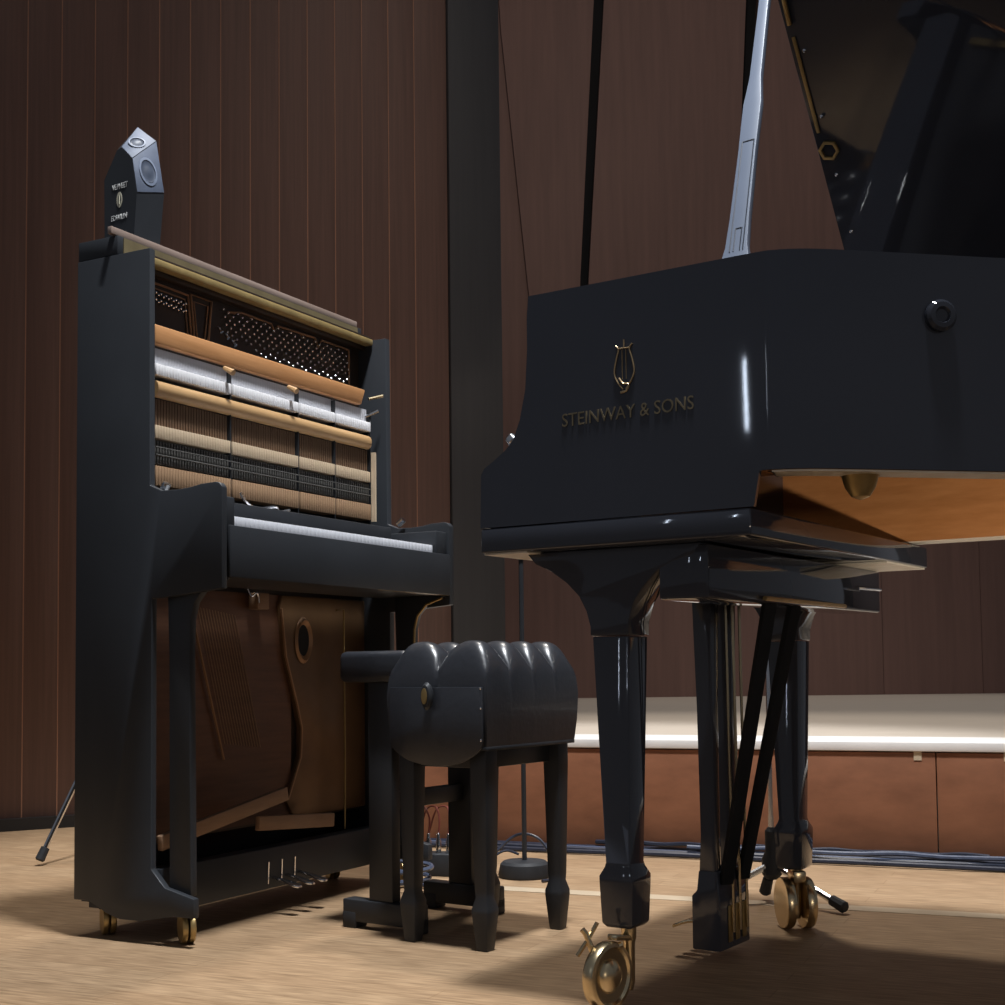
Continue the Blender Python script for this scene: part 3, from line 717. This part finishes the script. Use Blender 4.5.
# scissor plate on the near short side, with adjusting knob
m = MB()
arc = [(-.090 + .100 * math.cos(t), .352 - .046 * math.sin(t)) for t in [PI * k / 20 for k in range(21)]]
m.prism(arc + [(-.190, .44), (.010, .44)], 'y', -.0205, -.0165); sp_ = m.build('side_plate', M['leather'], B, .001)
m = MB(); m.lathe([(.004, 0), (.0045, .004), (.010, .006), (.0115, .012), (.009, .017), (.004, .018)], (-.098, -.0205, .425), (0, -1, 0), 20)
m.xf(Matrix.Translation((-.098, 0, .425)) @ Matrix.Diagonal((1, 1, 2.1, 1)) @ Matrix.Translation((.098, 0, -.425))); m.build('height_knob', M['satin'], B)
m = MB(); m.lathe([(.0062, 0), (.0062, .0012), (.003, .0016)], (-.098, -.0388, .425), (0, -1, 0), 16)
m.xf(Matrix.Translation((-.098, 0, .425)) @ Matrix.Diagonal((1, 1, 2.2, 1)) @ Matrix.Translation((.098, 0, -.425))); m.build('knob_cap', M['olive_brass'], B)
for z in (.352, .405, .438):
    MB().lathe([(.0022, 0), (.0022, .002), (.001, .003)], (.006, -.0185, z), (0, -1, 0), 10).build('stud', M['chrome'], B)

# ------------------------------------------------------------------ second, flat bench on T feet
T = thing('piano_bench', 'plain flat black bench on two T shaped feet behind the tufted bench', 'bench', (-.2195, 2.471, 0), math.radians(55))
# local x = length (towards the far trestle), y = across
D = .238
for x in (0, D):
    f = MB(); f.box(x - .016, x + .016, -.088, .088, .012, .052); fo = f.build('foot', M['blackwood'], T, .003)
    for y in (-.072, .072): MB().box(x - .017, x + .017, y - .016, y + .016, 0, .03).build('foot_pad', M['rubber'], fo, .003)
    MB().box(x - .012, x + .012, -.028, .028, .052, .455).build('post', M['blackwood'], T, .003)
MB().box(.0125, D - .0125, -.010, .010, .215, .247).build('stretcher', M['blackwood'], T, .002)
m = MB(); m.box(-.03, D + .03, -.074, .085, .448, .505); m.build('seat', M['leather'], T, .012, 3)

# ------------------------------------------------------------------ microphone stands
def round_stand():
    s = thing('microphone_stand', 'thin black microphone stand with round base behind the tufted bench', 'stand', (.043, 3.08, 0))
    m = MB(); m.lathe([(.058, 0), (.060, .006), (.055, .030), (.048, .036), (.010, .038)], (0, 0, 0), (0, 0, 1), 32); m.build('base', M['rubber'], s)
    MB().tube([(0, 0, .037), (0, 0, .80)], .0055, 8).build('pole', M['blackwood'], s)
    MB().tube([(0, 0, .72), (0, 0, .76)], .009, 10).build('clutch', M['rubber'], s)
round_stand()
def tripod_stand(loc, label, feet, pole_top, hub=(.075, .15)):
    s = thing('tripod_stand', label, 'stand', loc)
    MB().tube([(0, 0, .05), (0, 0, hub[1] + .02)], .006, 8).build('tube', M['chrome'], s)
    MB().lathe([(.012, -.03), (.020, -.02), (.020, .01), (.013, .025), (.013, .065), (.007, .073)], (0, 0, hub[0]), (0, 0, 1), 16).build('hub', M['rubber'], s)
    MB().tube([(0, 0, .12), (0, 0, pole_top)], .0048, 8).build('pole', M['chrome'], s)
    for fx, fy in feet:
        h = Vector((0, 0, hub[0])); e = Vector((fx, fy, .012)); d = (e - h).normalized()
        l = MB().tube([h, e - d * .03], .0068, 8).build('leg', M['chrome'], s)
        MB().tube([e - d * .035, e - d * .004, e], [.0105, .012, .008], 10).build('foot', M['rubber'], l)
tripod_stand((.532, 2.72, 0), 'chrome tripod stand behind the far leg of the grand piano', ((.108, -.15), (-.012, .022), (-.16, -.07)), .82)
m_ = tripod_stand((-.985, 3.46, 0), 'dark tripod stand whose foot shows left of the upright piano', ((-.160, -.118), (.17, -.05), (.0, .16)), .95, (.42, .52))
# lengthen the visible leg of the stand behind the upright
for o in bpy.data.objects:
    pass

# ------------------------------------------------------------------ stage box, plugs and cables along the platform
X = thing('stage_box', 'small black connector box on the floor behind the benches', 'box', (-.165, 3.13, 0), math.radians(-15))
MB().box(-.055, .055, -.03, .03, 0, .050).build('body', M['rubber'], X, .003)
for i in range(4): MB().lathe([(.007, .05), (.007, .0515), (.004, .052)], (-.036 + i * .024, 0, 0), (0, 0, 1), 12).build('socket', M['greymetal'], X)
xm = Matrix.Translation((-.165, 3.13, 0)) @ Matrix.Rotation(math.radians(-15), 4, 'Z')
labs = ['silver plug with red cable in the connector box, leftmost of three', 'silver plug with red cable in the connector box, middle of three', 'silver plug with red cable in the connector box, rightmost of three']
for i in range(3):
    c = xm @ Vector((-.012 + i * .024, 0, .0525))
    p = thing('audio_plug', labs[i], 'plug', c, 0, 'silver plugs in the connector box')
    MB().lathe([(.0055, 0), (.0062, .004), (.0062, .024), (.0045, .027), (.004, .040), (.002, .042)], (0, 0, 0), (0, 0, 1), 14).build('shell', M['chrome'], p)
    MB().tube(spline([(0, 0, .040), (.002, .004, .075), (-.012 + i * .004, .02, .10), (-.03, .045, .09), (-.05, .06, .03), (-.06, .07, .003)], 5), .0024, 6).build('lead', M['redcable'], p)
def cable(label, pts, r, mm, group='cables along the platform'):
    m = MB(); m.tube(spline(pts, 6), r, 7); return tag(m.build('audio_cable', mm, None), label, 'cable', group)
def rl(s, d, z): # along the riser: s along, d in front
    v = Matrix.Translation((.193, 3.52, 0)) @ Matrix.Rotation(RA, 4, 'Z') @ Vector((s, -d, z)); return tuple(v)
def run(s0, s1, d0, r, amp, z0, ph, n=16):
    return [rl(s0 + (s1 - s0) * k / n, d0 + amp * math.sin(ph + k * 1.7), z0 + (amp * .3) * (1 + math.sin(ph * 2 + k * 2.3))) for k in range(n + 1)]
for i, (s0, s1, d0, r, amp, z0, mm, lab) in enumerate((
    (-.42, 3.0, .014, .0080, .004, .0085, 'cable', 'black cable lying closest to the foot of the red brown platform'),
    (-.42, 3.0, .036, .0065, .005, .0070, 'bluecable', 'slate blue cable running second from the platform front'),
    (-.40, 3.0, .058, .0075, .005, .0080, 'cable', 'black cable in the middle of the bundle along the platform'),
    (-.40, 3.0, .080, .0060, .005, .0065, 'cable', 'thin black cable at the outer edge of the bundle by the platform'),
    (.05, 1.0, .024, .0060, .007, .0245, 'cable', 'wavy black cable on top of the cable bundle, left of the far leg'),
    (1.05, 3.0, .024, .0060, .008, .0245, 'bluecable', 'wavy slate blue cable on top of the bundle, right of the far leg'),
    (.30, 1.9, .056, .0055, .008, .0245, 'bluecable', 'loose slate blue cable wandering over the outer cables of the bundle'))):
    cable(lab, run(s0, s1, d0, r, amp, z0, i * 1.3), r, M[mm])
cable('thin black cable looping over the round microphone stand base', [(-.06, 3.10, .004), (-.02, 3.14, .05), (.03, 3.16, .085), (.08, 3.14, .075), (.115, 3.10, .02), (.12, 3.04, .004), (.08, 2.99, .004)], .0035, M['cable'], None)
cable('thin black cable curling on the floor left of the round base', [(-.05, 3.06, .004), (-.03, 3.09, .04), (.0, 3.11, .055), (.03, 3.10, .048)], .003, M['cable'], None)
cl_ = [(-.205 + .038 * math.cos(t) * (1 + .02 * t), 2.905 + .038 * math.sin(t), .006 + .0035 * t) for t in [k * .5 for k in range(34)]]
cable('slate blue cable coiled on the floor between the bench feet', cl_, .005, M['bluecable'], None)

# ------------------------------------------------------------------ light: the stage lamps above, added low lights, dim hall
def spot(name, loc, tgt, power, angle, color, size=.15, blend=.6):
    l = bpy.data.lights.new(name, 'SPOT'); l.energy = power; l.spot_size = math.radians(angle); l.spot_blend = blend; l.color = color; l.shadow_soft_size = size
    o = bpy.data.objects.new(name, l); COL.objects.link(o); o.location = loc
    o.rotation_euler = (Vector(tgt) - Vector(loc)).to_track_quat('-Z', 'Y').to_euler(); return o
spot('stage_lamp', (.30, 1.5, 5.3), (-.03, 3.05, .2), 1600, 34, (.93, .96, 1.0), .25, .4)
spot('stage_lamp', (.2, 4.2, 5.4), (.3, 3.2, 0), 500, 58, (1, .94, .86), .25)
spot('stage_lamp', (2.0, 6.6, 5.4), (1.6, 6.0, 0), 330, 70, (1, .96, .92), .2)
spot('wall_wash', (.6, 3.2, 5.6), (.9, 8.4, 3.2), 170, 70, (1, .84, .72), .2, .9)
spot('wall_wash', (-.6, 2.4, 5.6), (-1.1, 4.4, 2.2), 50, 70, (1, .84, .72), .2, .9)
spot('front_fill', (1.5, -1.2, .6), (.75, 3.2, .3), 30, 36, (1, .85, .70), .08)  # added low fill for the platform front and legs
spot('bounce_uplight', (1.15, 1.02, .12), (.82, 2.33, .78), 50, 25, (1, .90, .76), .03, .5)  # added unseen uplight, stands in for light bounced off the floor
for loc, w_, e_ in (((-2.5, -1.1, 1.68), .008, 1.2),):  # added unseen strip that draws a bluish streak on the rim
    a2 = bpy.data.lights.new('streak_strip', 'AREA'); a2.shape = 'RECTANGLE'; a2.size = w_; a2.size_y = .26; a2.energy = e_ * .6; a2.color = (.72, .83, 1)
    o2 = bpy.data.objects.new('streak_strip', a2); COL.objects.link(o2); o2.location = loc
    o2.rotation_euler = (Vector((.35, 1.72, .85)) - o2.location).to_track_quat('-Z', 'Y').to_euler()
al = bpy.data.lights.new('streak_strip', 'AREA'); al.shape = 'RECTANGLE'; al.size = .012; al.size_y = .30; al.energy = .8; al.color = (.72, .83, 1)  # second added strip, for the streak where the bend starts
ao = bpy.data.objects.new('streak_strip', al); COL.objects.link(ao); ao.location = (-2.96, -.47, 1.6)
ao.rotation_euler = (Vector((.33, 1.73, .85)) - ao.location).to_track_quat('-Z', 'Y').to_euler()

wd = bpy.data.worlds.new('hall'); SC.world = wd; wd.use_nodes = True
bg = wd.node_tree.nodes['Background']; bg.inputs[0].default_value = (.80, .86, 1.0, 1); bg.inputs[1].default_value = .11
SC.view_settings.view_transform = 'Standard'; SC.view_settings.look = 'None'
SC.view_settings.exposure = 0; SC.view_settings.gamma = 1; SC.view_settings.use_curve_mapping = False
